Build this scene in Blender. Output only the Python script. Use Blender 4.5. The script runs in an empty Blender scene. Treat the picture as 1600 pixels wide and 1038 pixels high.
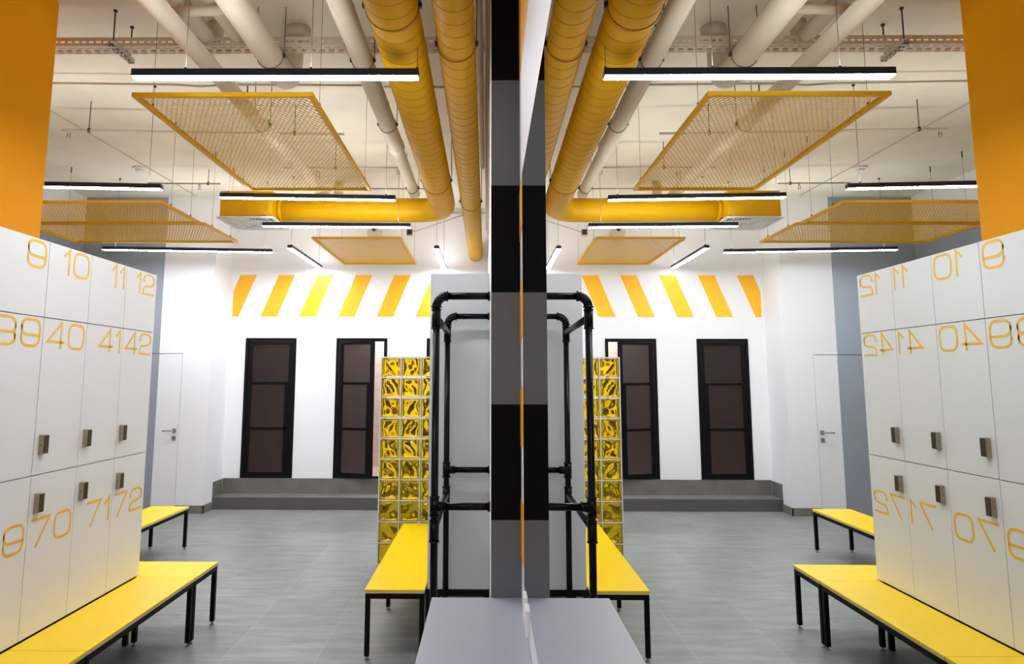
import bpy, bmesh, math, random
from mathutils import Matrix, Vector
random.seed(7)
S = bpy.context.scene
COL = S.collection
PI = math.pi

# ------------------------------------------------------------------ camera, world, exposure
cam_d = bpy.data.cameras.new('camera')
cam = bpy.data.objects.new('camera', cam_d)
COL.objects.link(cam)
F_PX, CX, CY = 1059.58, 750.2, 460.87
cam_d.sensor_fit = 'HORIZONTAL'
cam_d.sensor_width = 36.0
cam_d.lens = F_PX / 1600 * 36
cam_d.shift_x = (800 - CX) / 1600
cam_d.shift_y = -(519 - CY) / 1600
cam_d.clip_start = 0.02
R = Matrix(((0.999947, -0.000953, 0.010211), (0.010014, -0.123646, -0.992276), (0.002208, 0.992326, -0.123629)))
cam.matrix_world = Matrix.Translation((-0.13423, 0, 1.76598)) @ R.to_4x4()
S.camera = cam
w = bpy.data.worlds.new('world')
S.world = w
w.use_nodes = True
w.node_tree.nodes['Background'].inputs[0].default_value = (0.8, 0.85, 1, 1)
w.node_tree.nodes['Background'].inputs[1].default_value = 0.05
S.view_settings.view_transform = 'Standard'
S.view_settings.look = 'None'
S.view_settings.gamma = 1
S.view_settings.use_curve_mapping = False
S.view_settings.exposure = 0.66
S.cycles.use_denoising = True
S.cycles.max_bounces = 14
S.cycles.glossy_bounces = 6
S.cycles.transmission_bounces = 10
S.cycles.diffuse_bounces = 6
S.cycles.sample_clamp_indirect = 6
S.cycles.caustics_reflective = False
S.cycles.caustics_refractive = False
LED = 70.0        # radiance of the LED bars

# ------------------------------------------------------------------ materials
def new_mat(name):
    m = bpy.data.materials.new(name)
    m.use_nodes = True
    nt = m.node_tree
    return m, nt, nt.nodes['Principled BSDF']

def lk(nt, a, b): nt.links.new(a, b)

def mat(name, col, rough=0.5, metal=0.0, spec=0.5, noise=0.0, nscale=8.0, bump=0.0, bscale=60.0, rvar=0.0):
    m, nt, p = new_mat(name)
    p.inputs['Base Color'].default_value = (*col, 1)
    p.inputs['Roughness'].default_value = rough
    p.inputs['Metallic'].default_value = metal
    p.inputs['Specular IOR Level'].default_value = spec
    g = nt.nodes.new('ShaderNodeNewGeometry')
    if noise or rvar:
        n = nt.nodes.new('ShaderNodeTexNoise')
        n.inputs['Scale'].default_value = nscale
        n.inputs['Detail'].default_value = 5
        lk(nt, g.outputs['Position'], n.inputs['Vector'])
        if noise:
            mx = nt.nodes.new('ShaderNodeMix'); mx.data_type = 'RGBA'
            mx.inputs['A'].default_value = (*[c * (1 - noise) for c in col], 1)
            mx.inputs['B'].default_value = (*[min(1, c * (1 + noise)) for c in col], 1)
            lk(nt, n.outputs['Fac'], mx.inputs['Factor'])
            lk(nt, mx.outputs['Result'], p.inputs['Base Color'])
        if rvar:
            mr = nt.nodes.new('ShaderNodeMapRange')
            mr.inputs['To Min'].default_value = rough - rvar
            mr.inputs['To Max'].default_value = rough + rvar
            lk(nt, n.outputs['Fac'], mr.inputs['Value'])
            lk(nt, mr.outputs['Result'], p.inputs['Roughness'])
    if bump:
        n2 = nt.nodes.new('ShaderNodeTexNoise')
        n2.inputs['Scale'].default_value = bscale
        n2.inputs['Detail'].default_value = 4
        lk(nt, g.outputs['Position'], n2.inputs['Vector'])
        b = nt.nodes.new('ShaderNodeBump')
        b.inputs['Strength'].default_value = bump
        b.inputs['Distance'].default_value = 0.01
        lk(nt, n2.outputs['Fac'], b.inputs['Height'])
        lk(nt, b.outputs['Normal'], p.inputs['Normal'])
    return m

def split_mat(name, axis, tests, rough=0.6, bump=0.06, spec=0.5):
    """paint of several tones: tests = [(threshold, colour below it), ..., (None, last colour)] along one axis"""
    m, nt, p = new_mat(name)
    p.inputs['Roughness'].default_value = rough
    p.inputs['Specular IOR Level'].default_value = spec
    g = nt.nodes.new('ShaderNodeNewGeometry')
    sp = nt.nodes.new('ShaderNodeSeparateXYZ')
    lk(nt, g.outputs['Position'], sp.inputs[0])
    prev = None
    for thr, col in reversed(tests):
        if prev is None:
            prev = col
            continue
        c = nt.nodes.new('ShaderNodeMath'); c.operation = 'LESS_THAN'
        lk(nt, sp.outputs[axis], c.inputs[0]); c.inputs[1].default_value = thr
        mx = nt.nodes.new('ShaderNodeMix'); mx.data_type = 'RGBA'
        lk(nt, c.outputs[0], mx.inputs['Factor'])
        if isinstance(prev, tuple): mx.inputs['A'].default_value = (*prev, 1)
        else: lk(nt, prev, mx.inputs['A'])
        mx.inputs['B'].default_value = (*col, 1)
        prev = mx.outputs['Result']
    lk(nt, prev, p.inputs['Base Color'])
    n2 = nt.nodes.new('ShaderNodeTexNoise'); n2.inputs['Scale'].default_value = 40
    lk(nt, g.outputs['Position'], n2.inputs['Vector'])
    b = nt.nodes.new('ShaderNodeBump'); b.inputs['Strength'].default_value = bump; b.inputs['Distance'].default_value = 0.01
    lk(nt, n2.outputs['Fac'], b.inputs['Height']); lk(nt, b.outputs['Normal'], p.inputs['Normal'])
    return m

WHITE = (0.84, 0.84, 0.86)
GREYBLUE = (0.30, 0.333, 0.38)
M = {}
M['white_wall'] = mat('white wall paint', WHITE, 0.55, bump=0.05, bscale=45)
M['ceil'] = mat('painted concrete ceiling', (0.78, 0.725, 0.595), 0.8, noise=0.15, nscale=2.2, bump=0.35, bscale=7)
M['pipe'] = mat('beige painted pipe', (0.66, 0.585, 0.465), 0.6, noise=0.05, nscale=5)
M['duct'] = mat('yellow painted duct', (0.70, 0.375, 0.0), 0.5, spec=0.25, noise=0.05, nscale=6)
M['duct_seam'] = mat('duct seam', (0.40, 0.19, 0.002), 0.6)
M['mesh_yellow'] = mat('yellow coated mesh', (0.84, 0.49, 0.0), 0.6, spec=0.15)
M['frame_yellow'] = mat('yellow coated frame', (0.78, 0.40, 0.0), 0.45, spec=0.25)
M['orange'] = mat('orange column paint', (0.95, 0.38, 0.0), 0.7, spec=0.15, noise=0.03, nscale=60, bump=0.2, bscale=120)
M['stripe'] = mat('yellow stripe paint', (0.90, 0.44, 0.003), 0.55)
M['bench_yellow'] = mat('yellow laminate', (0.93, 0.62, 0.0), 0.32, spec=0.38)
M['bench_edge'] = mat('yellow edge band', (0.60, 0.44, 0.03), 0.5)
M['board'] = mat('pale board edge', (0.62, 0.55, 0.36), 0.6)
M['black'] = mat('black steel', (0.004, 0.004, 0.0045), 0.5, spec=0.12)
M['black_pipe'] = mat('black pipe', (0.004, 0.004, 0.0045), 0.25, spec=0.14)
M['foot'] = mat('metal glide', (0.25, 0.25, 0.25), 0.3, metal=0.9)
M['locker'] = mat('white locker laminate', (0.78, 0.78, 0.77), 0.38, spec=0.4)
M['locker_gap'] = mat('locker carcass', (0.30, 0.30, 0.31), 0.6)
M['locker_side'] = mat('light grey locker side', (0.60, 0.62, 0.635), 0.45, spec=0.4)
M['number'] = mat('amber number vinyl', (0.88, 0.50, 0.035), 0.5)
M['lock'] = mat('bronze lock casing', (0.42, 0.34, 0.25), 0.3, metal=0.9)
M['lock_dark'] = mat('dark lock front', (0.035, 0.022, 0.016), 0.3)
M['chrome'] = mat('satin chrome', (0.6, 0.6, 0.6), 0.25, metal=1.0)
M['housing'] = mat('dark lamp housing', (0.014, 0.018, 0.042), 0.4)
M['cable'] = mat('steel cable', (0.16, 0.14, 0.12), 0.45, metal=0.5)
M['clamp'] = mat('dull zinc clamp', (0.20, 0.17, 0.13), 0.5)
M['dark'] = mat('dark plastic', (0.03, 0.028, 0.026), 0.5)
M['zinc'] = mat('zinc strut', (0.55, 0.49, 0.40), 0.5, metal=0.2)
M['tray'] = mat('painted cable tray', (0.62, 0.53, 0.41), 0.6)
M['conduit'] = mat('grey conduit', (0.50, 0.45, 0.38), 0.5)
M['plastic'] = mat('white plastic', (0.82, 0.82, 0.80), 0.4)
M['diffuser_white'] = mat('white air diffuser', (0.80, 0.80, 0.78), 0.45)
M['counter'] = mat('grey counter laminate', (0.37, 0.39, 0.445), 0.35, spec=0.4)
M['grey_wall'] = mat('grey wall paint', GREYBLUE, 0.6)
M['mortar'] = mat('white mortar', (0.72, 0.68, 0.63), 0.7)
PG, PK = (0.155, 0.160, 0.170), (0.0035, 0.003, 0.0035)
M['pillar'] = split_mat('black and grey banded paint', 2, [(0.775, PK), (1.222, PG), (1.667, PK), (2.116, PG), (2.562, PK), (3.018, PG), (3.46, PK), (None, PG)], 0.6, 0.03, 0.08)
M['wall_right'] = split_mat('white wall with yellow top', 2, [(2.993, WHITE), (None, (0.90, 0.44, 0.003))])
M['wall_door'] = split_mat('white and grey paint', 0, [(-4.582, GREYBLUE), (None, WHITE)])
M['wall_left'] = split_mat('grey dado paint', 2, [(3.62, GREYBLUE), (None, WHITE)])

m, nt, p = new_mat('LED diffuser')
p.inputs['Base Color'].default_value = (0.9, 0.9, 0.9, 1)
p.inputs['Emission Color'].default_value = (0.90, 0.955, 1.03, 1)
p.inputs['Emission Strength'].default_value = LED
M['led'] = m
m, nt, p = new_mat('added ceiling glow')  # added glow that brightens the ceiling, not a known part of the bars
p.inputs['Emission Color'].default_value = (0.95, 0.96, 0.98, 1)
p.inputs['Emission Strength'].default_value = LED * .30
M['added_glow'] = m
m, nt, p = new_mat('shower lamp glass')
p.inputs['Emission Color'].default_value = (1.0, 0.91, 0.85, 1)
p.inputs['Emission Strength'].default_value = 45
M['warm_lamp'] = m

m, nt, p = new_mat('mirror silver')
p.inputs['Base Color'].default_value = (0.865, 0.895, 0.875, 1)
p.inputs['Metallic'].default_value = 1.0
p.inputs['Roughness'].default_value = 0.0
M['mirror'] = m

m, nt, p = new_mat('smoked frosted glass')
p.inputs['Base Color'].default_value = (0.105, 0.102, 0.10, 1)
p.inputs['Roughness'].default_value = 0.38
p.inputs['Transmission Weight'].default_value = 0.92
p.inputs['IOR'].default_value = 1.3
M['smoke_glass'] = m

m, nt, p = new_mat('amber wavy glass')
p.inputs['Base Color'].default_value = (1.0, 0.66, 0.004, 1)
p.inputs['Roughness'].default_value = 0.02
p.inputs['Transmission Weight'].default_value = 1.0
p.inputs['IOR'].default_value = 1.46
M['amber'] = m

m, nt, p = new_mat('pink shower tile')
g = nt.nodes.new('ShaderNodeNewGeometry')
sp = nt.nodes.new('ShaderNodeSeparateXYZ'); lk(nt, g.outputs['Position'], sp.inputs[0])
cb = nt.nodes.new('ShaderNodeCombineXYZ'); lk(nt, sp.outputs[0], cb.inputs[0]); lk(nt, sp.outputs[2], cb.inputs[1])
br = nt.nodes.new('ShaderNodeTexBrick')
br.offset = 0
br.inputs['Color1'].default_value = (0.86, 0.74, 0.70, 1); br.inputs['Color2'].default_value = (0.84, 0.72, 0.68, 1)
br.inputs['Mortar'].default_value = (0.55, 0.34, 0.34, 1)
br.inputs['Scale'].default_value = 1; br.inputs['Brick Width'].default_value = 0.2; br.inputs['Row Height'].default_value = 0.2
br.inputs['Mortar Size'].default_value = 0.003
lk(nt, cb.outputs[0], br.inputs['Vector']); lk(nt, br.outputs['Color'], p.inputs['Base Color'])
M['pink_tile'] = m

def tile_mat(name, c1, c2, joint, rough, ox, oy, size=0.6, axes=(0, 1), bump=0.02):
    m, nt, p = new_mat(name)
    g = nt.nodes.new('ShaderNodeNewGeometry')
    sp = nt.nodes.new('ShaderNodeSeparateXYZ'); lk(nt, g.outputs['Position'], sp.inputs[0])
    lines = []
    for ax, off in zip(axes, (ox, oy)):
        a = nt.nodes.new('ShaderNodeMath'); a.operation = 'SUBTRACT'; lk(nt, sp.outputs[ax], a.inputs[0]); a.inputs[1].default_value = off
        b = nt.nodes.new('ShaderNodeMath'); b.operation = 'PINGPONG'; lk(nt, a.outputs[0], b.inputs[0]); b.inputs[1].default_value = size / 2
        c = nt.nodes.new('ShaderNodeMath'); c.operation = 'LESS_THAN'; lk(nt, b.outputs[0], c.inputs[0]); c.inputs[1].default_value = 0.0016
        lines.append(c)
    mxl = nt.nodes.new('ShaderNodeMath'); mxl.operation = 'MAXIMUM'
    lk(nt, lines[0].outputs[0], mxl.inputs[0]); lk(nt, lines[1].outputs[0], mxl.inputs[1])
    mp = nt.nodes.new('ShaderNodeMapping'); mp.inputs['Scale'].default_value = (1.0, 4.5, 1.0)
    lk(nt, g.outputs['Position'], mp.inputs['Vector'])
    n = nt.nodes.new('ShaderNodeTexNoise'); n.inputs['Scale'].default_value = 2.4; n.inputs['Detail'].default_value = 9; n.inputs['Roughness'].default_value = 0.68
    lk(nt, mp.outputs[0], n.inputs['Vector'])
    rp = nt.nodes.new('ShaderNodeMapRange'); rp.inputs['From Min'].default_value = 0.3; rp.inputs['From Max'].default_value = 0.7
    lk(nt, n.outputs['Fac'], rp.inputs['Value'])
    mx = nt.nodes.new('ShaderNodeMix'); mx.data_type = 'RGBA'
    mx.inputs['A'].default_value = (*c1, 1); mx.inputs['B'].default_value = (*c2, 1)
    lk(nt, rp.outputs['Result'], mx.inputs['Factor'])
    # every tile a little lighter or darker than its neighbours
    idx = []
    for ax, off in zip(axes, (ox, oy)):
        a = nt.nodes.new('ShaderNodeMath'); a.operation = 'SUBTRACT'; lk(nt, sp.outputs[ax], a.inputs[0]); a.inputs[1].default_value = off
        b = nt.nodes.new('ShaderNodeMath'); b.operation = 'DIVIDE'; lk(nt, a.outputs[0], b.inputs[0]); b.inputs[1].default_value = size
        c = nt.nodes.new('ShaderNodeMath'); c.operation = 'FLOOR'; lk(nt, b.outputs[0], c.inputs[0]); idx.append(c)
    cb = nt.nodes.new('ShaderNodeCombineXYZ'); lk(nt, idx[0].outputs[0], cb.inputs[0]); lk(nt, idx[1].outputs[0], cb.inputs[1])
    wn = nt.nodes.new('ShaderNodeTexWhiteNoise'); wn.noise_dimensions = '3D'; lk(nt, cb.outputs[0], wn.inputs['Vector'])
    vr = nt.nodes.new('ShaderNodeMapRange'); vr.inputs['To Min'].default_value = 0.86; vr.inputs['To Max'].default_value = 1.08
    lk(nt, wn.outputs['Value'], vr.inputs['Value'])
    hs = nt.nodes.new('ShaderNodeHueSaturation'); lk(nt, vr.outputs['Result'], hs.inputs['Value']); lk(nt, mx.outputs['Result'], hs.inputs['Color'])
    m2 = nt.nodes.new('ShaderNodeMix'); m2.data_type = 'RGBA'
    lk(nt, mxl.outputs[0], m2.inputs['Factor']); lk(nt, hs.outputs['Color'], m2.inputs['A']); m2.inputs['B'].default_value = (*joint, 1)
    lk(nt, m2.outputs['Result'], p.inputs['Base Color'])
    rr = nt.nodes.new('ShaderNodeMapRange'); rr.inputs['To Min'].default_value = rough - 0.06; rr.inputs['To Max'].default_value = rough + 0.08
    lk(nt, n.outputs['Fac'], rr.inputs['Value']); lk(nt, rr.outputs['Result'], p.inputs['Roughness'])
    b = nt.nodes.new('ShaderNodeBump'); b.inputs['Strength'].default_value = bump; b.inputs['Distance'].default_value = 0.01
    lk(nt, n.outputs['Fac'], b.inputs['Height']); lk(nt, b.outputs['Normal'], p.inputs['Normal'])
    return m
M['floor'] = tile_mat('grey stone floor tile', (0.15, 0.160, 0.155), (0.30, 0.312, 0.30), (0.34, 0.345, 0.34), 0.40, -0.015, 4.528)
M['step'] = tile_mat('grey brown step tile', (0.13, 0.125, 0.108), (0.215, 0.207, 0.182), (0.09, 0.085, 0.08), 0.45, -0.29, 9.47, axes=(0, 1))

# ------------------------------------------------------------------ mesh helpers
class MB:
    def __init__(self): self.bm = bmesh.new()
    def box(self, x0, x1, y0, y1, z0, z1, bev=0.0):
        r = bmesh.ops.create_cube(self.bm, size=1)
        vs = r['verts']
        for v in vs:
            v.co = Vector((x0 if v.co.x < 0 else x1, y0 if v.co.y < 0 else y1, z0 if v.co.z < 0 else z1))
        if bev:
            es = list({e for v in vs for e in v.link_edges})
            bmesh.ops.bevel(self.bm, geom=es, offset=bev, segments=2, profile=0.6, affect='EDGES', clamp_overlap=True)
        return self
    def cyl(self, a, b, r, n=16, r2=None, caps=True, smooth=True):
        a, b = Vector(a), Vector(b); r2 = r if r2 is None else r2
        d = (b - a).normalized()
        u = d.orthogonal().normalized(); v = d.cross(u)
        A = [self.bm.verts.new(a + (u * math.cos(2*PI*i/n) + v * math.sin(2*PI*i/n)) * r) for i in range(n)]
        B = [self.bm.verts.new(b + (u * math.cos(2*PI*i/n) + v * math.sin(2*PI*i/n)) * r2) for i in range(n)]
        for i in range(n):
            f = self.bm.faces.new((A[i], A[(i+1) % n], B[(i+1) % n], B[i])); f.smooth = smooth
        if caps:
            self.bm.faces.new(A[::-1]); self.bm.faces.new(B)
        return self
    def tube(self, pts, r, n=12, caps=True):
        """round tube along a path; r may be a list"""
        pts = [Vector(p) for p in pts]
        rs = r if isinstance(r, (list, tuple)) else [r] * len(pts)
        rings = []; u = None
        for i, p in enumerate(pts):
            d = ((pts[min(i+1, len(pts)-1)] - pts[max(i-1, 0)])).normalized()
            u = d.orthogonal().normalized() if u is None else (u - d * u.dot(d)).normalized()
            v = d.cross(u)
            rings.append([self.bm.verts.new(p + (u * math.cos(2*PI*k/n) + v * math.sin(2*PI*k/n)) * rs[i]) for k in range(n)])
        for A, B in zip(rings, rings[1:]):
            for k in range(n):
                f = self.bm.faces.new((A[k], A[(k+1) % n], B[(k+1) % n], B[k])); f.smooth = True
        if caps:
            self.bm.faces.new(rings[0][::-1]); self.bm.faces.new(rings[-1])
        return self
    def ring(self, c, axis, R_, r, n=32, k=6, a0=0, a1=2*PI):
        """torus (arc) around an axis"""
        c = Vector(c); d = Vector(axis).normalized()
        u = Vector((0, 0, 1)) if abs(d.z) < 0.9 else Vector((1, 0, 0))
        u = (u - d * u.dot(d)).normalized(); v = d.cross(u)
        full = abs(a1 - a0 - 2*PI) < 1e-6
        rings = []
        for i in range(n if full else n + 1):
            t = a0 + (a1 - a0) * i / n
            e = u * math.cos(t) + v * math.sin(t)
            rings.append([self.bm.verts.new(c + e * (R_ + r * math.cos(2*PI*j/k)) + d * r * math.sin(2*PI*j/k)) for j in range(k)])
        for i in range(n):
            A, B = rings[i], rings[(i+1) % len(rings)]
            for j in range(k):
                f = self.bm.faces.new((A[j], B[j], B[(j+1) % k], A[(j+1) % k])); f.smooth = True
        return self
    def prism(self, poly, axis, t0, t1):
        """polygon of 2-D points extruded along an axis (0, 1, 2)"""
        def P(q, t):
            c = list(q); c.insert(axis, t); return Vector(c)
        A = [self.bm.verts.new(P(q, t0)) for q in poly]; B = [self.bm.verts.new(P(q, t1)) for q in poly]
        n = len(poly)
        self.bm.faces.new(A[::-1]); self.bm.faces.new(B)
        for i in range(n): self.bm.faces.new((A[i], A[(i+1) % n], B[(i+1) % n], B[i]))
        return self
    def stroke(self, path, wd, x0, x1, closed=False):
        """flat ribbon of width wd along a 2-D (y, z) path, extruded from x0 to x1"""
        pts = [Vector(q) for q in path]; n = len(pts)
        L, Rr = [], []
        for i in range(n):
            a = pts[i-1] if (i or closed) else None
            b = pts[(i+1) % n] if (i < n-1 or closed) else None
            d1 = (pts[i]-a).normalized() if a is not None else None
            d2 = (b-pts[i]).normalized() if b is not None else None
            d1 = d1 or d2; d2 = d2 or d1
            n1 = Vector((-d1.y, d1.x)); n2 = Vector((-d2.y, d2.x))
            mm = (n1 + n2)
            mm = n1 if mm.length < 1e-4 else mm.normalized()
            k = min(1 / max(mm.dot(n1), 0.35), 2.6)
            L.append(pts[i] + mm * wd/2*k); Rr.append(pts[i] - mm * wd/2*k)
        V = [[self.bm.verts.new((x, q.x, q.y)) for q in s] for x in (x0, x1) for s in (L, Rr)]
        rng = range(n) if closed else range(n-1)
        for i in rng:
            j = (i+1) % n
            self.bm.faces.new((V[2][i], V[2][j], V[3][j], V[3][i]))
            self.bm.faces.new((V[0][i], V[1][i], V[1][j], V[0][j]))
            self.bm.faces.new((V[0][i], V[0][j], V[2][j], V[2][i]))
            self.bm.faces.new((V[1][i], V[3][i], V[3][j], V[1][j]))
        if not closed:
            for i in (0, n-1): self.bm.faces.new((V[0][i], V[2][i], V[3][i], V[1][i]))
        return self

ORG = Vector((0, 0, 0))
def build(name, mb, m, parent=None, org=None):
    me = bpy.data.meshes.new(name)
    o = ORG if (org is None and parent is not None) else Vector(org or (0, 0, 0))
    bmesh.ops.translate(mb.bm, vec=-o, verts=mb.bm.verts)
    bmesh.ops.recalc_face_normals(mb.bm, faces=mb.bm.faces)
    mb.bm.to_mesh(me); mb.bm.free()
    me.materials.append(M[m] if isinstance(m, str) else m)
    ob = bpy.data.objects.new(name, me)
    COL.objects.link(ob)
    if parent is not None: ob.parent = parent
    else: ob.location = o
    return ob

def tag(o, label=None, cat=None, group=None, kind=None):
    if label: o['label'] = label
    if cat: o['category'] = cat
    if group: o['group'] = group
    if kind: o['kind'] = kind
    return o

def thing(name, label, cat, loc, group=None, kind=None):
    global ORG
    o = bpy.data.objects.new(name, None)
    o.empty_display_size = 0.1
    COL.objects.link(o)
    o.location = loc
    ORG = Vector(loc)
    return tag(o, label, cat, group, kind)

def copy_tree(o, parent=None):
    c = o.copy(); COL.objects.link(c)
    if parent is not None: c.parent = parent
    for ch in [x for x in bpy.data.objects if x.parent == o and x is not c]: copy_tree(ch, c)
    return c

def struct(name, mb, m, label, cat):
    return tag(build(name, mb, m), label, cat, None, 'structure')

# ------------------------------------------------------------------ the room
XL, YR, YD, YB, ZC = -5.73, -2.6, 9.19, 9.80, 4.28
struct('floor', MB().box(XL-.2, 0.2, YR-.2, YB+1.6, -0.2, 0), 'floor', 'grey stone tiled floor of the changing room', 'floor')
struct('ceiling', MB().box(XL-.2, 0.2, YR-.2, YB+1.6, ZC, ZC+.2), 'ceil', 'beige painted concrete ceiling above the pipes and ducts', 'ceiling')
wr = struct('wall_right', MB().box(0, 0.2, YR-.2, YB+1.6, 0, ZC), 'wall_right', 'white wall that carries the long mirror, yellow along its top', 'wall')
# painted slanted bars on the strip of wall between mirror and pillar
for i, (a, b) in enumerate(((2.335, 2.535), (1.925, 2.13), (1.515, 1.735), (1.095, 1.315))):
    build('painted_stripe', MB().prism([(2.45, a+.012), (2.728, a-.012), (2.728, b-.012), (2.45, b+.012)], 0, -0.0025, 0), 'stripe', wr)
ORG = Vector((0, 0, 0))
struct('wall_right_far', MB().box(-0.117, 0, 2.74, YB, 0, ZC), 'white_wall', 'white side wall standing forward behind the banded pillar', 'wall')
struct('pillar', MB().box(-0.1175, 0, 2.728, 2.7405, 0, ZC), 'pillar', 'narrow pillar face painted in black and grey bands beside the mirror', 'pillar')
struct('wall_left', MB().box(XL-.2, XL, YR-.2, YD, 0, ZC), 'wall_left', 'far left side wall, grey below and white above', 'wall')
struct('wall_rear', MB().box(XL-.2, 0.2, YR-.2, YR, 0, ZC), 'white_wall', 'white wall behind the photographer', 'wall')
# door wall with the flush door let into it
DX0, DX1, DZ = -5.065, -4.265, 2.101
wd = MB().box(XL-.2, DX0-.006, YD, YD+.2, 0, ZC).box(DX1+.006, -3.88, YD, YD+.2, 0, ZC).box(DX0-.006, DX1+.006, YD, YD+.2, DZ+.006, ZC)
wd.box(-4.08, -3.88, YD+.2, YB+.2, 0, ZC)
struct('wall_left_back', wd, 'wall_door', 'wall of the flush door, white with a tall blue grey painted field', 'wall')
d4 = thing('door_4', 'flush white door without frame behind the lockers, steel lever handle', 'door', (DX0, YD, 0), kind='structure')
build('door_leaf', MB().box(DX0, DX1, YD+.006, YD+.05, .008, DZ), 'wall_door', d4)
hx, hz = -4.32, 1.075
h = build('lever_handle', MB().box(hx-.026, hx+.026, YD-.006, YD+.006, hz-.026, hz+.026, .002).cyl((hx, YD-.05, hz), (hx, YD, hz), .009).tube([(hx+.004, YD-.05, hz), (hx-.02, YD-.05, hz), (hx-.14, YD-.05, hz-.002)], .008), 'chrome', d4)
k = build('key_plate', MB().box(hx-.026, hx+.026, YD-.006, YD+.006, hz-.126, hz-.074, .002), 'chrome', d4)
build('keyhole', MB().cyl((hx, YD-.009, hz-.1), (hx, YD-.005, hz-.1), .007), 'dark', k)
# back wall with three tall door openings
OPEN = [(-3.625, -2.89), (-2.31, -1.575), (-1.004, -0.27)]
ZD0, ZD1 = .376, 2.352
wb = MB()
xs = [-3.98] + [v for o in OPEN for v in o] + [0.2]
for a, b in zip(xs[0::2], xs[1::2]): wb.box(a, b, YB, YB+.16, 0, ZC)
for a, b in OPEN:
    wb.box(a, b, YB, YB+.16, ZD1, ZC).box(a, b, YB, YB+.16, 0, ZD0)
wall_back = struct('wall_back', wb, 'white_wall', 'white back wall with slanted yellow stripes and three dark doors', 'wall')
z0, z1 = 2.665, 3.276
for k_ in range(-1, 7):
    xb = -3.431 + k_*.5645
    pl = [(xb, z0), (xb+.240, z0), (xb+.247+.238, z1), (xb+.247, z1)]
    if k_ == -1:
        sl = .247/(z1-z0); cut = -3.842
        pl = [(cut, z0), (xb+.240, z0), (xb+.247+.238, z1), (xb+.247, z1), (cut, z0+(cut-xb)/sl)]
    if k_ == 6: continue
    build('painted_stripe', MB().prism(pl, 1, YB-.003, YB), 'stripe', wall_back, org=(0, 0, 0))
# wet room behind the doors
struct('wall_wet_room', MB().box(-4.1, 0.2, YB+1.4, YB+1.6, 0, 3.0).box(-4.1, -4.0, YB+.16, YB+1.4, 0, 3.0).box(-4.1, .2, YB+.16, YB+1.4, 2.9, 3.0).box(-4.0, .2, YB+.16, YB+1.4, 0, .36), 'pink_tile', 'pink tiled wet room seen through the open door', 'wall')
for i, (a, b) in enumerate(OPEN):
    lab = ['black framed smoked glass door at the left end of the back wall, closed', 'black framed smoked glass door standing ajar beside the amber glass blocks', 'black framed smoked glass door mostly hidden behind the grey locker end'][i]
    d = thing('door_%d' % (i+1), lab, 'door', (a, YB, ZD0), kind='structure')
    f = MB()
    f.box(a, a+.045, YB-.012, YB+.07, ZD0, ZD1).box(b-.045, b, YB-.012, YB+.07, ZD0, ZD1).box(a+.045, b-.045, YB-.012, YB+.07, ZD1-.045, ZD1).box(a+.045, b-.045, YB-.01, YB+.07, ZD0, ZD0+.02)
    build('door_frame', f, 'black', d)
    L0, L1 = 0.0, (b-a-.096, .545, b-a-.096)[i]
    zb, zt = ZD0+.026, ZD1-.05
    lf = MB().box(L0, L0+.052, 0, .04, zb, zt, .002).box(L1-.056, L1, 0, .04, zb, zt, .002).box(L0+.05, L1-.05, 0, .04, zt-.045, zt).box(L0+.05, L1-.05, 0, .04, zb, zb+.05)
    hs = [zb+.05, zb+.66, zb+1.30, zt-.045]
    for q in hs[1:3]: lf.box(L0+.05, L1-.05, 0, .04, q-.018, q+.018)
    lf.box(L1-.1, L1-.05, 0, .04, zb+.05, zb+1.30)
    ang = [0, -math.radians(17), 0][i]
    T = Matrix.Translation((a+.048, YB-.004, 0)) @ Matrix.Rotation(ang, 4, 'Z')
    lf.bm.transform(T)
    leaf = build('door_leaf', lf, 'black', d)
    for j in range(3):
        g_ = MB().box(L0+.05, L1-.055, .016, .026, hs[j], hs[j+1])
        g_.bm.transform(T)
        build('glass_pane', g_, 'smoke_glass', leaf)
    hd = MB().tube([(L1-.03, 0, zb+1.0), (L1-.03, -.03, zb+1.0), (L1-.03, -.03, zb+1.12), (L1-.03, 0, zb+1.12)], .006)
    hd.bm.transform(T)
    build('pull_handle', hd, 'black', leaf)
lamp = thing('ceiling_lamp', 'warm round lamp on the ceiling of the pink tiled wet room', 'lamp', (-1.7, YB+.8, 2.9))
build('lamp_base', MB().cyl((-1.7, YB+.8, 2.88), (-1.7, YB+.8, 2.9), .17, 28), 'plastic', lamp)
build('lamp_glass', MB().cyl((-1.7, YB+.8, 2.82), (-1.7, YB+.8, 2.88), .12, 28, r2=.16), 'warm_lamp', lamp)
# steps in front of the back wall
st = MB().box(-3.88, -0.117, 9.47, YB, 0, .163, .003).box(-3.86, -0.117, YB-.014, YB+.001, .163, .372)
st.prism([(9.478, .163), (9.79, .163), (9.79, .362), (9.478, .362)], 0, -3.881, -3.868)
struct('trim_1', st, 'step', 'grey tiled step and riser below the back wall doors', 'step')
bb = MB().box(DX1+.01, -3.868, YD-.012, YD, 0, .103).box(-3.881, -3.868, YD-.012, 9.47, 0, .103)
struct('baseboard_back', bb, 'step', 'grey tile skirting at the foot of the white door wall', 'skirting')
struct('baseboard_left', MB().box(XL, XL+.012, YR, YD, 0, .1), 'step', 'grey tile skirting along the far left wall', 'skirting')
struct('column', MB().box(-4.3, -3.02, 2.2, 4.268, 0, ZC, .004), 'orange', 'broad orange painted column rising behind the white lockers', 'column')

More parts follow.
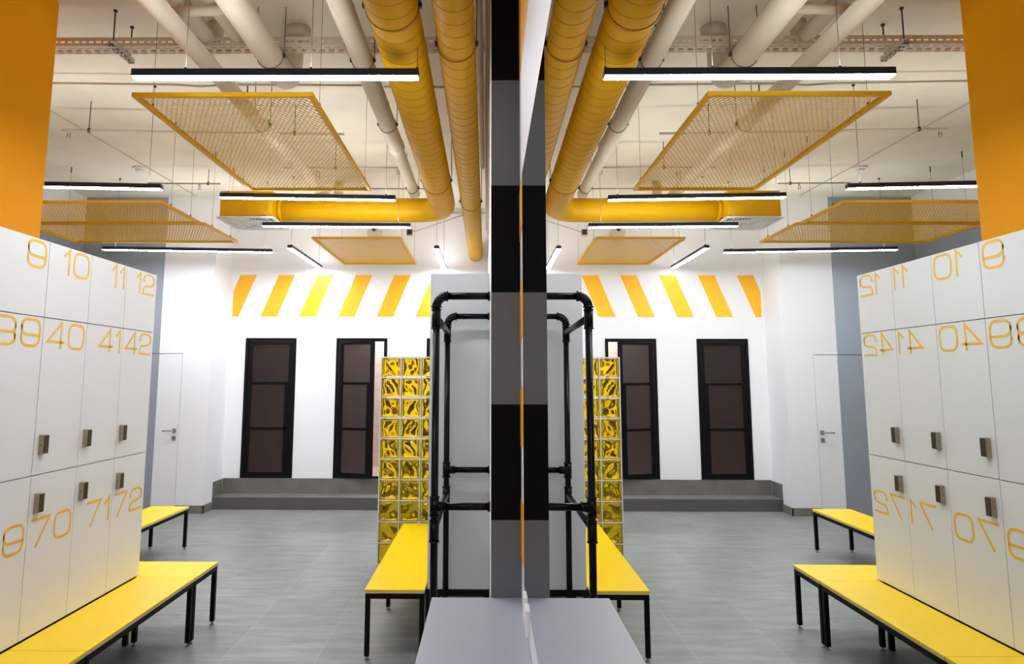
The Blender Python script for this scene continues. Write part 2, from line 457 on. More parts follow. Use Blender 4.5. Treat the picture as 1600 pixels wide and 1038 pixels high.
# ------------------------------------------------------------------ mirror, counter, sockets
mi = thing('wall_mirror', 'large frameless wall mirror along the right wall above the grey counter', 'mirror', (-.003, 0.6, 1.058))
build('mirror_glass', MB().box(-.005, -.0005, YR+.3, 2.447, 1.058, 2.525), 'mirror', mi)
ct = thing('wall_counter', 'grey laminate counter fixed to the wall below the mirror', 'counter', (-.17, 2.0, 0))
build('counter_top', MB().box(-.345, -.001, YR+.4, 2.725, .897, .935, .002), 'counter', ct)
for y in (-.6, 1.1, 2.66): build('support_panel', MB().box(-.31, -.001, y, y+.025, 0, .897), 'counter', ct)
for y, lab in ((2.40, 'white wall socket above the counter next to the striped wall strip'), (2.27, 'white wall socket above the counter, nearer of the two')):
    s = thing('wall_socket', lab, 'socket', (0, y, 1.0))
    build('cover_plate', MB().box(-.012, 0, y-.04, y+.04, .965, 1.045, .003), 'plastic', s)
    c = build('socket_insert', MB().cyl((-.013, y, 1.005), (-.010, y, 1.005), .022, 20), 'plastic', s)
    build('contact_hole', MB().cyl((-.0135, y-.01, 1.005), (-.0128, y-.01, 1.005), .003, 8).cyl((-.0135, y+.01, 1.005), (-.0128, y+.01, 1.005), .003, 8), 'dark', c)

# ------------------------------------------------------------------ clothes rail of black pipe
rail = thing('clothes_rail', 'black pipe clothes rail on the wall in front of the grey locker end', 'clothes rail', (-.397, 3.45, 0))
RP, XP, XW = .0185, -.393, -.118
def arc(c, r, a0, a1, y, n=8):
    return [(c[0]+r*math.cos(a0+(a1-a0)*i/n), y, c[1]+r*math.sin(a0+(a1-a0)*i/n)) for i in range(n+1)]
for y, zt, zl, zs in ((3.45, 2.189, 1.142, 1.075), (4.44, 2.176, 1.191, 1.085)):
    post = build('post', MB().cyl((XP, y, 0), (XP, y, zt-.06), RP, 20), 'black_pipe', rail)
    build('floor_flange', MB().cyl((XP, y, 0), (XP, y, .012), .04, 20), 'black_pipe', post)
    fit = MB().tube(arc((XP+.055, zt-.055), .055, PI, PI/2, y), .0235, 16)
    fit.ring((XP, y, zt-.055), (0, 0, 1), .024, .005).ring((XP+.055, y, zt), (1, 0, 0), .024, .005)
    build('elbow_fitting', fit, 'black_pipe', rail)
    fit = MB().cyl((XP, y, zt-.065), (XP, y, zt-.165), .023, 18).ring((XP, y, zt-.165), (0, 0, 1), .023, .004).ring((XP, y, zt-.07), (0, 0, 1), .023, .004)
    build('tee_fitting', fit, 'black_pipe', rail)
    fit = MB().cyl((XP, y, zl-.045), (XP, y, zl+.045), .0235, 18).ring((XP, y, zl-.045), (0, 0, 1), .0235, .004).ring((XP, y, zl+.045), (0, 0, 1), .0235, .004)
    fit.cyl((XP, y, zl), (XP+.05, y, zl), .0235, 18).ring((XP+.05, y, zl), (1, 0, 0), .0235, .004)
    build('tee_fitting', fit, 'black_pipe', rail)
    fit = MB().cyl((XP, y, zs-.1), (XP, y, zs), .0235, 18).ring((XP, y, zs-.1), (0, 0, 1), .0235, .004).ring((XP, y, zs), (0, 0, 1), .0235, .004)
    build('tee_fitting', fit, 'black_pipe', rail)
    tr = build('top_bar', MB().cyl((XP+.05, y, zt), (XW, y, zt), RP, 20), 'black_pipe', rail)
    build('wall_flange', MB().cyl((XW-.012, y, zt), (XW, y, zt), .024, 20), 'black_pipe', tr)
    lr = build('cross_bar', MB().cyl((XP+.04, y, zl), (XW, y, zl), RP, 20), 'black_pipe', rail)
    build('wall_flange', MB().cyl((XW-.012, y, zl), (XW, y, zl), .024, 20), 'black_pipe', lr)
build('side_bar', MB().cyl((XP, 3.46, 2.08), (XP, 4.43, 2.07), RP, 20), 'black_pipe', rail)
build('side_bar', MB().cyl((XP, 3.46, 1.04), (XP, 4.43, 1.035), RP, 20), 'black_pipe', rail)

# ------------------------------------------------------------------ benches
def bench_parts(root, L, D, mids=()):
    """built with its long side along local +Y, from 0 to L, depth 0 to D along +X"""
    seat = build('seat', MB().box(0, D, 0, L, .418, .430, .0015), 'bench_yellow', root, org=(0, 0, 0))
    build('seat_board', MB().box(.002, D-.002, .002, L-.002, .406, .418), 'board', seat, org=(0, 0, 0))
    build('frame', MB().box(.004, .034, .004, L-.004, .372, .406).box(D-.034, D-.004, .004, L-.004, .372, .406).box(.034, D-.034, .004, .034, .372, .406).box(.034, D-.034, L-.034, L-.004, .372, .406), 'black', root, org=(0, 0, 0))
    for y in [.004, L-.034] + list(mids):
        for x in (.004, D-.034):
            lg = build('leg', MB().box(x, x+.03, y, y+.03, .022, .372, .0015), 'black', root, org=(0, 0, 0))
            build('glide', MB().cyl((x+.015, y+.015, 0), (x+.015, y+.015, .008), .015, 14).cyl((x+.015, y+.015, .006), (x+.015, y+.015, .024), .006, 10), 'foot', lg, org=(0, 0, 0))
G = 'yellow topped benches'
b1 = thing('bench', 'yellow topped bench along the foot of the numbered lockers', 'bench', (-2.505, 3.523, 0), G)
bench_parts(b1, 1.245, .397)
b0 = copy_tree(b1); b0.location = (-2.505, 2.273, 0)
tag(b0, 'yellow topped bench in the near left corner, cut by the photo edge')
b2 = copy_tree(b1); b2.location = (-2.106, 4.772, 0); b2.rotation_euler = (0, 0, PI/2)
tag(b2, 'yellow topped bench set crosswise at the end of the numbered lockers')
b3 = copy_tree(b1); b3.location = (-3.668, 6.09, 0)
tag(b3, 'yellow topped bench far back near the flush white door')
b4 = thing('bench', 'yellow topped bench in front of the amber glass block wall', 'bench', (-.915, 4.528, 0), G)
bench_parts(b4, 2.01, .385, (.95,))

# ------------------------------------------------------------------ numbers
NW, NH, SW = .158, .150, .0140
def rr(pts, r=.045, n=6):
    """rounds the corners of a path; points given as (y, z) or (y, z, radius)"""
    out = []
    for i, q in enumerate(pts):
        p = Vector(q[:2]); rad = q[2] if len(q) > 2 else 0
        if rad and 0 < i < len(pts)-1:
            a = (Vector(pts[i-1][:2])-p).normalized(); b = (Vector(pts[i+1][:2])-p).normalized()
            P0, P1 = p + a*rad, p + b*rad
            for k in range(n+1):
                t = k/n
                out.append(P0*(1-t)**2 + p*2*t*(1-t) + P1*t*t)
        else: out.append(p)
    return out
e = SW/2; W1, H1 = NW-e, NH-e; R1 = .05
def digit(c):
    hm = NH*.47
    if c == '0': return [(rr([(NW/2, e), (W1, e, R1), (W1, H1, R1), (e, H1, R1), (e, e, R1), (NW/2, e)])[:-1], True)]
    if c == '1': return [(rr([(0.004, NH*.70), (.052, H1), (.052, 0)]), False)]
    if c == '2': return [(rr([(e, NH*.62), (e, H1, R1), (W1, H1, R1), (W1, hm, R1), (e, hm-.012, .04), (e, e), (NW, e)]), False)]
    if c == '3': return [(rr([(0, H1), (W1, H1, R1), (W1, hm, .035), (NW*.22, hm)]), False), (rr([(NW*.5, hm), (W1, hm, .035), (W1, e, R1), (0, e)]), False)]
    if c == '4': return [(rr([(NW*.79, 0), (NW*.79, H1), (e*1.6, NH*.24), (NW, NH*.24)]), False)]
    if c == '6': return [(rr([(W1, NH*.74), (W1, H1, R1), (e, H1, R1), (e, e, R1), (W1, e, R1), (W1, hm+.012, R1), (e, hm+.012)]), False)]
    if c == '7': return [(rr([(0, H1), (W1-.004, H1), (.045, 0)]), False)]
    if c == '9': return [(rr([(e, NH*.28), (e, e, R1), (W1, e, R1), (W1, H1, R1), (e, H1, R1), (e, hm-.008, R1), (W1, hm-.008)]), False)]
def number(mb, text, yr, zb, x0, x1):
    y = yr
    for c in reversed(text):
        wdt = .062 if c == '1' else NW
        y -= wdt
        for k, (path, closed) in enumerate(digit(c)):
            mb.stroke([(q.x+y, q.y+zb) for q in path], SW, x0, x1-.0003*k, closed)
        y -= .03

# ------------------------------------------------------------------ left lockers
XF = -2.51
SEAM = [3.205, 3.603, 4.0, 4.3975, 4.795]
ROWS = [(2.0925, 2.503), (1.2605, 2.0895), (.4365, 1.2575)]
NUM = [('9', '39', '69'), ('10', '40', '70'), ('11', '41', '71'), ('12', '42', '72')]
def lock_mb(y, z):
    m_ = MB()
    m_.prism([(XF, z-.052), (XF+.028, z-.046), (XF+.028, z+.050), (XF, z+.052)], 1, y, y+.040)
    return m_
for i in range(4):
    y0, y1 = SEAM[i], SEAM[i+1]
    n = NUM[i]
    lab = 'white locker column numbered %s, %s and %s from top to bottom' % n
    t = thing('locker_column', lab, 'locker', (XF-.25, y0, .4335), 'numbered lockers')
    build('carcass', MB().box(XF-.5, XF-.0195, y0+.001, y1-.001, .4335, 2.505), 'locker_gap', t)
    build('back_panel', MB().box(XF-.508, XF-.5, y0+.001, y1-.001, .4335, 2.505), 'locker', t)
    if i == 0: build('end_panel', MB().box(XF-.508, XF-.004, y0-.016, y0+.001, .4335, 2.505), 'locker', t)
    if i == 3: build('end_panel', MB().box(XF-.5, XF-.004, y1-.001, y1+.016, .4335, 2.505), 'locker', t)
    for j, (za, zb) in enumerate(ROWS):
        d = build('door', MB().box(XF-.019, XF, y0+.0022, y1-.0022, za+.001, zb-.001, .001), 'locker', t)
        nb = MB()
        number(nb, n[j], y1-.02, (2.343, 1.928, .884)[j], XF-.001, XF+.0012)
        build('number', nb, 'number', d)
        if j:
            zc = (0, 1.415, 1.112)[j]
            yl = y0+.036
            lkx = build('lock', lock_mb(yl, zc), 'lock', d)
            build('lock_front', MB().box(XF+.0282, XF+.031, yl+.001, yl+.039, zc-.045, zc+.049, .0008), 'lock_dark', lkx)
            build('keyhole', MB().cyl((XF+.012, yl-.001, zc), (XF+.012, yl+.001, zc), .003, 10), 'dark', lkx)
base = thing('locker_stand', 'black steel base frame carrying the numbered lockers', 'base frame', (XF-.25, 4.0, 0))
bf = MB()
bf.box(XF-.49, XF-.46, 3.21, 4.764, .385, .4335).box(XF-.05, XF-.02, 3.21, 4.764, .385, .4335)
for y in (3.21, 4.734): bf.box(XF-.46, XF-.05, y, y+.03, .385, .4335)
build('frame', bf, 'black', base)
for y in (3.21, 4.0, 4.734):
    for x in (XF-.49, XF-.05): build('leg', MB().box(x, x+.03, y, y+.03, 0, .385), 'black', base)

# ------------------------------------------------------------------ locker block on the right wall
rl = thing('locker_block', 'tall grey locker block on the right wall, end panel behind the pipe rail', 'locker', (-.32, 4.535, .43))
build('end_panel', MB().box(-.512, -.118, 4.532, 4.55, .4335, 2.475, .001), 'locker_side', rl)
build('carcass', MB().box(-.498, -.118, 4.55, 6.53, .4335, 2.475), 'locker_gap', rl)
build('end_panel', MB().box(-.512, -.118, 6.53, 6.546, .4335, 2.475, .001), 'locker_side', rl)
for k_ in range(5):
    for za, zb in ((2.0725, 2.473), (1.2605, 2.0695), (.4365, 1.2575)):
        build('door', MB().box(-.517, -.499, 4.552+k_*.395, 4.944+k_*.395, za, zb, .001), 'locker_side', rl)
rb = thing('locker_stand', 'black steel base frame below the grey locker block', 'base frame', (-.32, 4.535, 0))
fb = MB().box(-.525, -.118, 4.535, 4.565, .392, .4325).box(-.525, -.495, 4.565, 6.53, .392, .4325).box(-.15, -.12, 4.565, 6.53, .392, .4325).box(-.495, -.15, 6.5, 6.53, .392, .4325)
build('frame', fb, 'black', rb)
for y in (4.535, 5.5, 6.5):
    for x in (-.525, -.15): build('leg', MB().box(x, x+.03, y, y+.03, 0, .392), 'black', rb)

# ------------------------------------------------------------------ amber glass block wall
gw = thing('glass_block_wall', 'wall of amber wavy glass blocks in white mortar beyond the bench', 'glass block wall', (-.65, 6.78, 0))
PB, GX0, GY0, GY1 = .1975, -1.188, 6.745, 6.825
def wavy(x, z, ph):
    return .0052*math.sin(44*x+ph+1.9*math.sin(z*30+ph)) + .0052*math.sin(z*40+1.7*ph+1.7*math.sin(x*32-ph)) + .0015*math.sin((x+z)*80+ph)
def block_mesh(ph):
    mb = MB(); n = 16; a, b = -.087, .087
    fr = []
    for s, yy in ((0, GY0+.004), (1, GY1-.004)):
        g_ = []
        for i in range(n+1):
            row = []
            for j in range(n+1):
                x = a+(b-a)*i/n; z = a+(b-a)*j/n
                edge = min(i, j, n-i, n-j)
                inn = min(1, max(0, (edge-1)/2))
                dy = (.010*(edge < 1) - wavy(x, z, ph+s*1.3)*inn - .002*inn)
                row.append(mb.bm.verts.new((x, (yy+dy) if s == 0 else (yy-dy), z)))
            g_.append(row)
        for i in range(n):
            for j in range(n):
                f = mb.bm.faces.new((g_[i][j], g_[i+1][j], g_[i+1][j+1], g_[i][j+1])); f.smooth = True
        fr.append(g_)
    A, B = fr
    bd = [(i, 0) for i in range(n)] + [(n, j) for j in range(n)] + [(i, n) for i in range(n, 0, -1)] + [(0, j) for j in range(n, 0, -1)]
    for k_ in range(len(bd)):
        p_, q_ = bd[k_], bd[(k_+1) % len(bd)]
        mb.bm.faces.new((A[p_[0]][p_[1]], A[q_[0]][q_[1]], B[q_[0]][q_[1]], B[p_[0]][p_[1]]))
    return mb
protos = []
NC, NR = 5, 10
mg = MB()
for i in range(NC+1):
    x = GX0+.006+i*PB
    mg.box(x-.006, x+.006, GY0, GY1, 0, NR*PB+.012)
for j in range(NR+1):
    z = .006+j*PB
    mg.box(GX0+.0121, GX0+NC*PB-.0001, GY0+.0004, GY1-.0004, z-.006, z+.006)
mg.box(GX0+NC*PB+.012, -.118, GY0, GY1, 0, NR*PB+.012)
build('mortar_grid', mg, 'mortar', gw)
for v in range(5):
    bm_ = block_mesh(v*1.37+.4)
    o = build('glass_block', bm_, 'amber', gw, org=(0, GY0, 0))
    protos.append(o)
cnt = 0
for i in range(NC):
    for j in range(NR):
        if cnt < 5: o = protos[cnt]
        else:
            o = protos[(i*3+j*2+random.randrange(2)) % 5].copy(); COL.objects.link(o); o.parent = gw
        cnt += 1
        o.location = Vector((GX0+.006+(i+.5)*PB, GY0, .006+(j+.5)*PB)) - Vector(gw.location)
        o.scale = (random.choice((-1, 1)), 1, random.choice((-1, 1)))

# ------------------------------------------------------------------ LED bars
def led_bar(label, x0, y0, x1, y1, ztop, cables, up=.02):
    a, b = Vector((x0, y0)), Vector((x1, y1)); L = (b-a).length
    t = thing('led_light_bar', label, 'light', (x0, y0, ztop), 'hanging LED light bars')
    t.rotation_euler = (0, 0, math.atan2(y1-y0, x1-x0))
    z = (0, 0, 0)
    build('housing', MB().box(0, L, -.03, .03, -.0400, 0, .0015), 'housing', t, org=z)
    build('diffuser', MB().box(.004, L-.004, -.0285, .0285, -.0435, -.0402, .001), 'led', t, org=z)
    build('added_glow_strip', MB().box(.02, L-up, -.02, .02, .0001, .0005), 'added_glow', t, org=z)  # unseen emitter on the bar top, added to lift the ceiling
    for c in cables:
        cb_ = build('hanging_cable', MB().cyl((c, 0, 0), (c, 0, ZC-ztop), .0022, 6), 'cable', t, org=z)
        build('cable_clip', MB().cyl((c, 0, 0), (c, 0, .018), .007, 10), 'dark', cb_, org=z)
        build('ceiling_cup', MB().cyl((c, 0, ZC-ztop-.02), (c, 0, ZC-ztop), .012, 10), 'dark', cb_, org=z)
    return t
led_bar('longest nearest LED bar hanging in front of the near mesh panel', -2.047, 3.475, -.503, 3.48, 3.42, (.28, .96, 1.535), .45)
led_bar('LED bar hanging below the far edge of the near mesh panel', -2.50, 5.84, -.957, 5.93, 3.40, (.075, 1.46))
led_bar('LED bar hanging below the yellow cross duct and the air diffuser', -2.495, 6.975, -.945, 7.025, 3.40, (.04, 1.42))
led_bar('LED bar hanging in front of the grey painted wall, farthest left', -4.93, 8.28, -2.862, 8.455, 3.40, (.15, 1.98))
led_bar('LED bar half hidden by the orange column', -4.46, 5.45, -2.895, 5.57, 3.40, (.1, 1.46))
led_bar('LED bar pointing at the back wall left of the far mesh panel', -2.556, 8.16, -2.556, 9.70, 3.40, (.06, 1.45))
led_bar('LED bar pointing at the back wall above the grey locker block', -.757, 8.20, -.757, 9.72, 3.40, (.06, 1.45))
led_bar('unseen added LED bar overhead behind the photographer', -2.047, .9, -.503, .9, 3.42, (.28, 1.53), .45)  # assumed bar out of view, added to light the near end
led_bar('unseen added LED bar overhead at the rear end of the room', -2.047, -1.4, -.503, -1.4, 3.42, (.28, 1.53), .45)  # second assumed bar out of view, added for its light

# ------------------------------------------------------------------ yellow mesh panels
MESHES = {}
def mesh_sheet(mb, x0, x1, y0, y1, z, px=.0158, py=.031):
    n = int((x1-x0)/px); my = int((y1-y0)/py)
    px = (x1-x0)/n; py = (y1-y0)/my
    hw, t = .0025, .0017
    for i in range(n):
        xc = x0+px*(i+.5); s = 1 if i % 2 else -1
        L, Rr = [], []
        for j in range(my+1):
            dx = s*(px/2-.0008)*(1 if j % 2 else -1)
            for y in (y0+py*(j-.14), y0+py*(j+.14)):
                y = min(max(y, y0), y1)
                L.append((xc+dx-hw, y)); Rr.append((xc+dx+hw, y))
        A = [[mb.bm.verts.new((q[0], q[1], zz)) for q in S_] for zz in (z-t, z+t) for S_ in (L, Rr)]
        for j in range(2*my+1):
            mb.bm.faces.new((A[0][j], A[0][j+1], A[1][j+1], A[1][j]))
            mb.bm.faces.new((A[2][j], A[3][j], A[3][j+1], A[2][j+1]))
            mb.bm.faces.new((A[0][j], A[2][j], A[2][j+1], A[0][j+1]))
            mb.bm.faces.new((A[1][j], A[1][j+1], A[3][j+1], A[3][j]))
def panel(label, x0, x1, y0, y1, zb, hang):
    t = thing('mesh_panel', label, 'ceiling panel', (x0, y0, zb), 'suspended yellow mesh panels')
    f = MB(); wf, hf = .028, .026
    f.box(x0, x1, y0, y0+wf, zb, zb+hf, .001).box(x0, x1, y1-wf, y1, zb, zb+hf, .001).box(x0, x0+wf, y0+wf, y1-wf, zb, zb+hf).box(x1-wf, x1, y0+wf, y1-wf, zb, zb+hf)
    build('frame', f, 'frame_yellow', t)
    s_ = MB(); mesh_sheet(s_, x0+wf, x1-wf, y0+wf, y1-wf, zb+hf*.5)
    build('expanded_mesh', s_, 'mesh_yellow', t)
    for (hx_, hy_) in hang:
        hb = build('hanging_wire', MB().cyl((hx_, hy_, zb+hf), (hx_, hy_, ZC), .0016, 6), 'cable', t)
        build('wire_clip', MB().cyl((hx_, hy_, zb+hf), (hx_, hy_, zb+hf+.022), .007, 8), 'dark', hb)
        build('ceiling_hook', MB().cyl((hx_, hy_, ZC-.07), (hx_, hy_, ZC), .006, 8), 'dark', hb)
    return t
def corners(x0, x1, y0, y1, d=.22): return [(x0+.014, y0+d), (x1-.014, y0+d), (x0+.014, y1-d), (x1-.014, y1-d)]
for lab, x0, x1, y0, y1 in (('yellow mesh panel nearest the viewer, below the pipes', -2.212, -1.152, 3.765, 5.775),
        ('small looking yellow mesh panel farthest back before the striped wall', -2.20, -1.145, 7.81, 9.62),
        ('yellow mesh panel at far left, nearer half of the pair', -5.125, -3.185, 6.17, 7.045),
        ('yellow mesh panel at far left, farther half of the pair', -5.13, -3.15, 7.07, 8.05)):
    panel(lab, x0, x1, y0, y1, 3.40, corners(x0, x1, y0, y1))

# ------------------------------------------------------------------ ducts
def hanger(parent, x, y, z, r, m_='clamp'):
    """ring clamp round a pipe along Y with two rods to the ceiling"""
    c = build('pipe_clamp', MB().ring((x, y, z), (0, 1, 0), r+.002, .0042, n=44), m_, parent)
    for s_ in (-1, 1):
        build('clamp_lug', MB().box(x+s_*(r+.006)-.011, x+s_*(r+.006)+.011, y-.011, y+.011, z-.010, z+.014, .002), 'dark', c)
        build('hanger_rod', MB().cyl((x+s_*(r+.008), y, z+.014), (x+s_*(r+.008), y, ZC), .0035, 8), 'cable', c)
def spiral(x, z, r, y0, y1, step=.12, n=40):
    """one continuous raised helical seam"""
    k = int((y1-y0)/step*n)
    return MB().tube([(x+r*math.cos(2*PI*i/n), y0+step*i/n, z+r*math.sin(2*PI*i/n)) for i in range(k)], .0022, 4)
d1 = thing('air_duct', 'large yellow spiral duct turning left to the square air diffuser', 'duct', (-.616, 3.0, 3.64))
X1, Z1, RD = -.616, 3.64, .134
YE = 7.40
pts = [(X1, YR+.05, Z1), (X1, YE-.3, Z1)] + [(X1-.26+.26*math.cos(a*PI/16), YE-.26+.26*math.sin(a*PI/16), Z1) for a in range(0, 9)] + [(-2.46, YE, Z1)]
build('duct_tube', MB().tube(pts, RD, 40), 'duct', d1)
build('spiral_seam', spiral(X1, Z1, RD, YR+.1, YE-.3), 'duct_seam', d1)
for y in (.4, 3.218, 6.26): hanger(d1, X1, y, Z1, RD, 'duct_seam')
bx = build('plenum_box', MB().box(-3.02, -2.455, 7.12, 7.66, 3.50, 3.785, .004).cyl((-2.455, YE, Z1), (-2.41, YE, Z1), RD+.006, 36), 'duct', d1)
d2 = thing('air_duct', 'slimmer yellow spiral duct running straight into the back wall', 'duct', (-.30, 3.0, 3.58))
X2, Z2, R2 = -.301, 3.575, .101
build('duct_tube', MB().cyl((X2, YR+.05, Z2), (X2, YB-.002, Z2), R2, 40), 'duct', d2)
build('spiral_seam', spiral(X2, Z2, R2, YR+.1, YB-.05), 'duct_seam', d2)
for y in (.6, 3.49, 6.78): hanger(d2, X2, y, Z2, R2, 'duct_seam')
df = thing('air_diffuser', 'square white air diffuser below the end of the yellow cross duct', 'air diffuser', (-2.74, 7.39, 3.47))
fl = MB().box(-3.045, -2.43, 7.09, 7.69, 3.482, 3.499, .003)
build('face_plate', fl, 'diffuser_white', df)
lv = MB()
for q in range(4):
    for k_ in range(7):
        o_ = .03+.036*k_
        ln = .27-o_
        cx, cy = -2.7375, 7.39
        if ln <= .01: continue
        if q == 0: lv.box(cx-ln, cx+ln, cy-.3+o_, cy-.3+o_+.014, 3.472, 3.482)
        if q == 1: lv.box(cx-ln, cx+ln, cy+.3-o_-.014, cy+.3-o_, 3.472, 3.482)
        if q == 2: lv.box(cx-.3+o_, cx-.3+o_+.014, cy-ln, cy+ln, 3.472, 3.482)
        if q == 3: lv.box(cx+.3-o_-.014, cx+.3-o_, cy-ln, cy+ln, 3.472, 3.482)
build('louvre', lv, 'diffuser_white', df)
sl = MB()
for k_ in range(8): sl.box(-2.47-k_*.031, -2.454-k_*.031, 7.10, 7.20-k_*.009, 3.470, 3.4722)
build('slot', sl, 'dark', df)

# ------------------------------------------------------------------ beige pipes under the ceiling
def pipe(label, name, path, r, hang, hr=None):
    t = thing(name, label, 'pipe', path[0])
    build('pipe_run', MB().tube(path, r, 24), 'pipe', t)
    for (x, y, z, rr_) in hang: hanger(t, x, y, z, rr_)
    return t
ZP = 3.88
pipe('slim beige pipe beside the large yellow duct', 'ceiling_pipe',
     [(-.967, YR+.05, ZP), (-.967, 5.9, ZP), (-.967, 5.92, ZP), (-.967, 6.02, ZP), (-.967, 6.04, ZP), (-.967, 7.6, ZP), (-.967, 7.61, ZP)],
     [.069, .069, .076, .076, .06, .06, .05], [(-.967, 4.30, ZP, .069), (-.967, 5.45, ZP, .069), (-.967, 7.35, ZP, .06), (-.967, 1.0, ZP, .069)])
def elbow_up(x, y, z, r, n=6):
    return [(x, y+r*math.sin(i*PI/2/n), z+r-r*math.cos(i*PI/2/n)) for i in range(n+1)]
pipe('thick beige pipe that bends up into the ceiling above the near light bar', 'ceiling_pipe',
     [(-1.60, YR+.05, 3.93)] + elbow_up(-1.60, 4.62, 3.93, .18) + [(-1.60, 4.80, ZC)], .087, [(-1.60, 4.33, 3.93, .087), (-1.60, 1.2, 3.93, .087)])
pipe('beige pipe passing above the near mesh panel, farthest left', 'ceiling_pipe',
     [(-2.04, YR+.05, 3.90), (-2.04, 8.3, 3.90)] + elbow_up(-2.04, 8.3, 3.90, .15) + [(-2.04, 8.45, ZC)], .061, [(-2.04, 5.5, 3.90, .061), (-2.04, 2.0, 3.90, .061)])
pipe('short beige pipe ending above the cable tray, left one', 'ceiling_pipe',
     [(-2.07, YR+.05, 4.12)] + elbow_up(-2.07, 4.44, 4.12, .1) + [(-2.07, 4.54, ZC)], .055, [(-2.07, 3.6, 4.12, .055)])
pipe('short beige pipe ending above the cable tray, right one', 'ceiling_pipe',
     [(-1.86, YR+.05, 4.13)] + elbow_up(-1.86, 4.40, 4.13, .1) + [(-1.86, 4.5, ZC)], .06, [(-1.86, 3.75, 4.13, .06)])
pipe('short beige branch pipe lying across the other pipes', 'ceiling_pipe',
     [(-2.16, 3.93, 4.02), (-1.80, 3.92, 4.02), (-1.76, 3.92, 4.03), (-1.74, 3.92, 4.07), (-1.74, 3.92, ZC)], .03, [])
pipe('beige riser drum hanging from the ceiling above the cable tray', 'ceiling_drum', [(-1.50, 4.62, 4.14), (-1.50, 4.62, ZC)], .09, [])
pipe('beige conduit pipe running beside the right wall under the ceiling', 'ceiling_pipe', [(-.185, YR+.05, 3.98), (-.185, 6.9, 3.98), (-.185, 7.0, 4.05), (-.185, 7.0, ZC)], .024, [])
for i, (x, z, r) in enumerate(((-.145, 3.93, .009), (-.135, 4.02, .006), (-.128, 3.86, .007))):
    t = tag(build('cable_run', MB().tube([(x, YR+.05, z), (x, 3.2, z), (x+.006, 4.1, z+.02), (x-.004, 5.2, z), (x, 9.7, z)], r, 8), 'conduit'),
        ['thicker grey cable along the right wall under the ceiling', 'thin grey cable highest along the right wall', 'thin grey cable lowest along the right wall'][i], 'cable', 'cables along the right wall')

# ------------------------------------------------------------------ cable tray
ty0, ty1, tz = 4.415, 4.535, 4.05
tr = thing('cable_tray', 'perforated beige cable tray crossing the room under the ceiling', 'cable tray', (-2.9, ty0, tz))
tf = MB()
x0, x1 = XL+.02, -.12
tf.box(x0, x1, ty0, ty0+.003, tz, tz+.022).box(x0, x1, ty0, ty0+.003, tz+.034, tz+.062)
tf.box(x0, x1, ty1-.003, ty1, tz, tz+.062)
x = x0
while x < x1:
    tf.box(x, x+.018, ty0, ty0+.003, tz+.022, tz+.034); x += .05
build('side_rail', tf, 'tray', tr)
tb = MB()
for a, b in ((0, .024), (.034, .056), (.078, .092), (.102, .12)): tb.box(x0, x1, ty0+a, ty0+b, tz-.002, tz)
x = x0; k_ = 0
while x < x1:
    tb.box(x, x+.024, ty0+.024, ty0+.034, tz-.002, tz).box(x+.02, x+.05, ty0+.056, ty0+.078, tz-.002, tz).box(x+.01, x+.034, ty0+.092, ty0+.102, tz-.002, tz)
    x += .066
build('tray_floor', tb, 'tray', tr)
for bx_ in (-2.69, -1.085, -4.3):
    s_ = MB()
    for a in range(6): s_.box(bx_-.02, bx_+.02, 4.33+a*.05, 4.355+a*.05, 4.012, 4.016)
    s_.box(bx_-.02, bx_-.012, 4.33, 4.605, 4.012, 4.046).box(bx_+.012, bx_+.02, 4.33, 4.605, 4.012, 4.046)
    s_.box(bx_-.012, bx_-.004, 4.33, 4.605, 4.012, 4.016).box(bx_+.004, bx_+.012, 4.33, 4.605, 4.012, 4.016)
    br_ = build('support_strut', s_, 'zinc', tr)
    for y in (4.36, 4.58): build('threaded_rod', MB().cyl((bx_, y, 4.012), (bx_, y, ZC), .005, 8).cyl((bx_, y, ZC-.012), (bx_, y, ZC), .014, 8), 'dark', br_)

# ------------------------------------------------------------------ thin sprinkler pipes, conduits, detectors
def run(label, pts, r, rods=(), heads=(), m_='conduit'):
    t = thing('sprinkler_pipe' if heads else 'conduit', label, 'pipe', pts[0])
    build('pipe_run', MB().tube(pts, r, 10), m_, t)
    for (x, y, z) in rods: build('threaded_rod', MB().cyl((x, y, z-.02), (x, y, ZC), .004, 8).cyl((x, y, z-.015), (x, y, z+.02), .014, 10), 'dark', t)
    for (x, y, z) in heads:
        hd = build('sprinkler_head', MB().cyl((x, y, z-.03), (x, y, z), .012, 10).cyl((x, y, z-.075), (x, y, z-.07), .02, 12), 'conduit', t)
        build('deflector_frame', MB().cyl((x-.012, y, z-.07), (x-.012, y, z-.03), .003, 6).cyl((x+.012, y, z-.07), (x+.012, y, z-.03), .003, 6), 'dark', hd)
run('thin sprinkler pipe with one hanging head left of the near mesh panel', [(-3.99, 5.88, 4.0), (-1.45, 5.99, 4.0)], .011, [(-3.75, 5.89, 4.0), (-1.9, 5.97, 4.0)], [(-3.93, 5.885, 4.0)])
run('thin conduit on the ceiling behind the near light bar', [(XL, 5.30, 4.2), (-3.6, 5.34, 4.2), (-2.75, 5.37, 4.2), (-2.55, 5.45, 4.22), (-2.3, 5.46, 4.24), (-1.2, 5.48, 4.24)], .009)
run('thin sprinkler pipe behind the far end of the near mesh panel', [(-2.3, 6.98, 4.0), (-1.05, 6.99, 4.0)], .010, [(-1.75, 6.985, 4.0)], [(-1.08, 6.99, 4.0)])
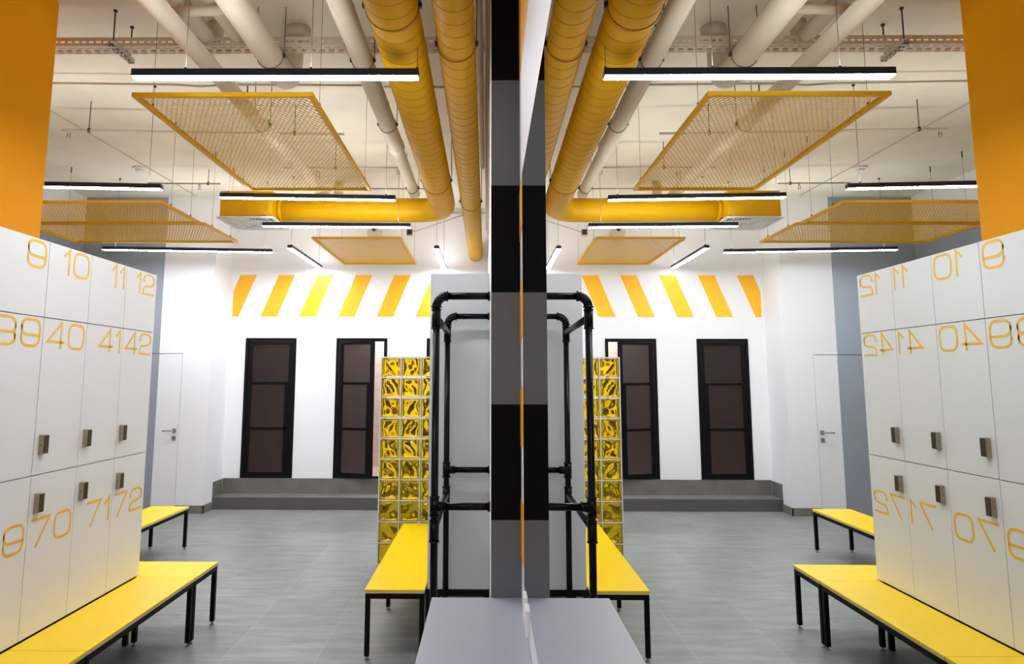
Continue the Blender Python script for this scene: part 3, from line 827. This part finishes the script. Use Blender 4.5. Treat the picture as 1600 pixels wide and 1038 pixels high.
run('thin conduit farthest back below the ceiling before the cross duct', [(-2.4, 7.95, 4.05), (-.75, 7.97, 4.05)], .009, [(-2.2, 7.95, 4.05)])
run('thin sprinkler pipe above the far left mesh panels', [(-4.2, 7.9, 4.1), (-3.35, 7.92, 4.1)], .010, [(-3.5, 7.92, 4.1)], [(-3.6, 7.91, 4.1)])
run('thin conduit between the two yellow ducts', [(-1.0, 5.42, 4.2), (-.16, 5.44, 4.2)], .010)
run('grey conduit along the top of the back wall', [(-.9, 9.77, 4.2), (-.13, 9.77, 4.2)], .012)
run('thin ceiling cable slanting past the smoke detector', [(-4.30, 5.2, 4.27), (-4.25, 6.2, 4.272), (-4.21, 7.5, 4.272), (-4.16, 9.1, 4.272)], .006)
for x, y, lab in ((-4.31, 7.86, 'round white smoke detector on the ceiling above the far left panels'), (-3.25, 8.9, 'round white smoke detector near the back wall corner')):
    t = thing('smoke_detector', lab, 'smoke detector', (x, y, ZC))
    build('detector_base', MB().cyl((x, y, ZC-.025), (x, y, ZC), .075, 24, r2=.08), 'plastic', t)
    build('detector_cap', MB().cyl((x, y, ZC-.055), (x, y, ZC-.025), .035, 20, r2=.055), 'plastic', t)
sd = thing('wall_sounder', 'round cream sounder high on the back wall above the far mesh panel', 'alarm', (-1.79, YB, 3.88))
build('sounder_body', MB().cyl((-1.79, YB-.09, 3.885), (-1.79, YB, 3.885), .10, 28, r2=.11), 'pipe', sd)
build('sounder_lens', MB().cyl((-1.79, YB-.11, 3.94), (-1.79, YB-.08, 3.94), .03, 16), 'dark', sd)
jb = thing('arm_box', 'small dark box on a thin rod near the back wall', 'box', (-1.155, 8.8, 3.69))
build('box_body', MB().box(-1.20, -1.115, 8.77, 8.84, 3.65, 3.735, .004), 'zinc', jb)
build('box_front', MB().box(-1.19, -1.125, 8.762, 8.77, 3.66, 3.725), 'dark', jb)
build('arm_rod', MB().cyl((-1.115, 8.8, 3.70), (-.25, YB, 4.26), .008, 8), 'conduit', jb)
build('hanging_rod', MB().cyl((-1.19, 8.8, 3.735), (-1.19, 8.8, ZC), .003, 6), 'conduit', jb)
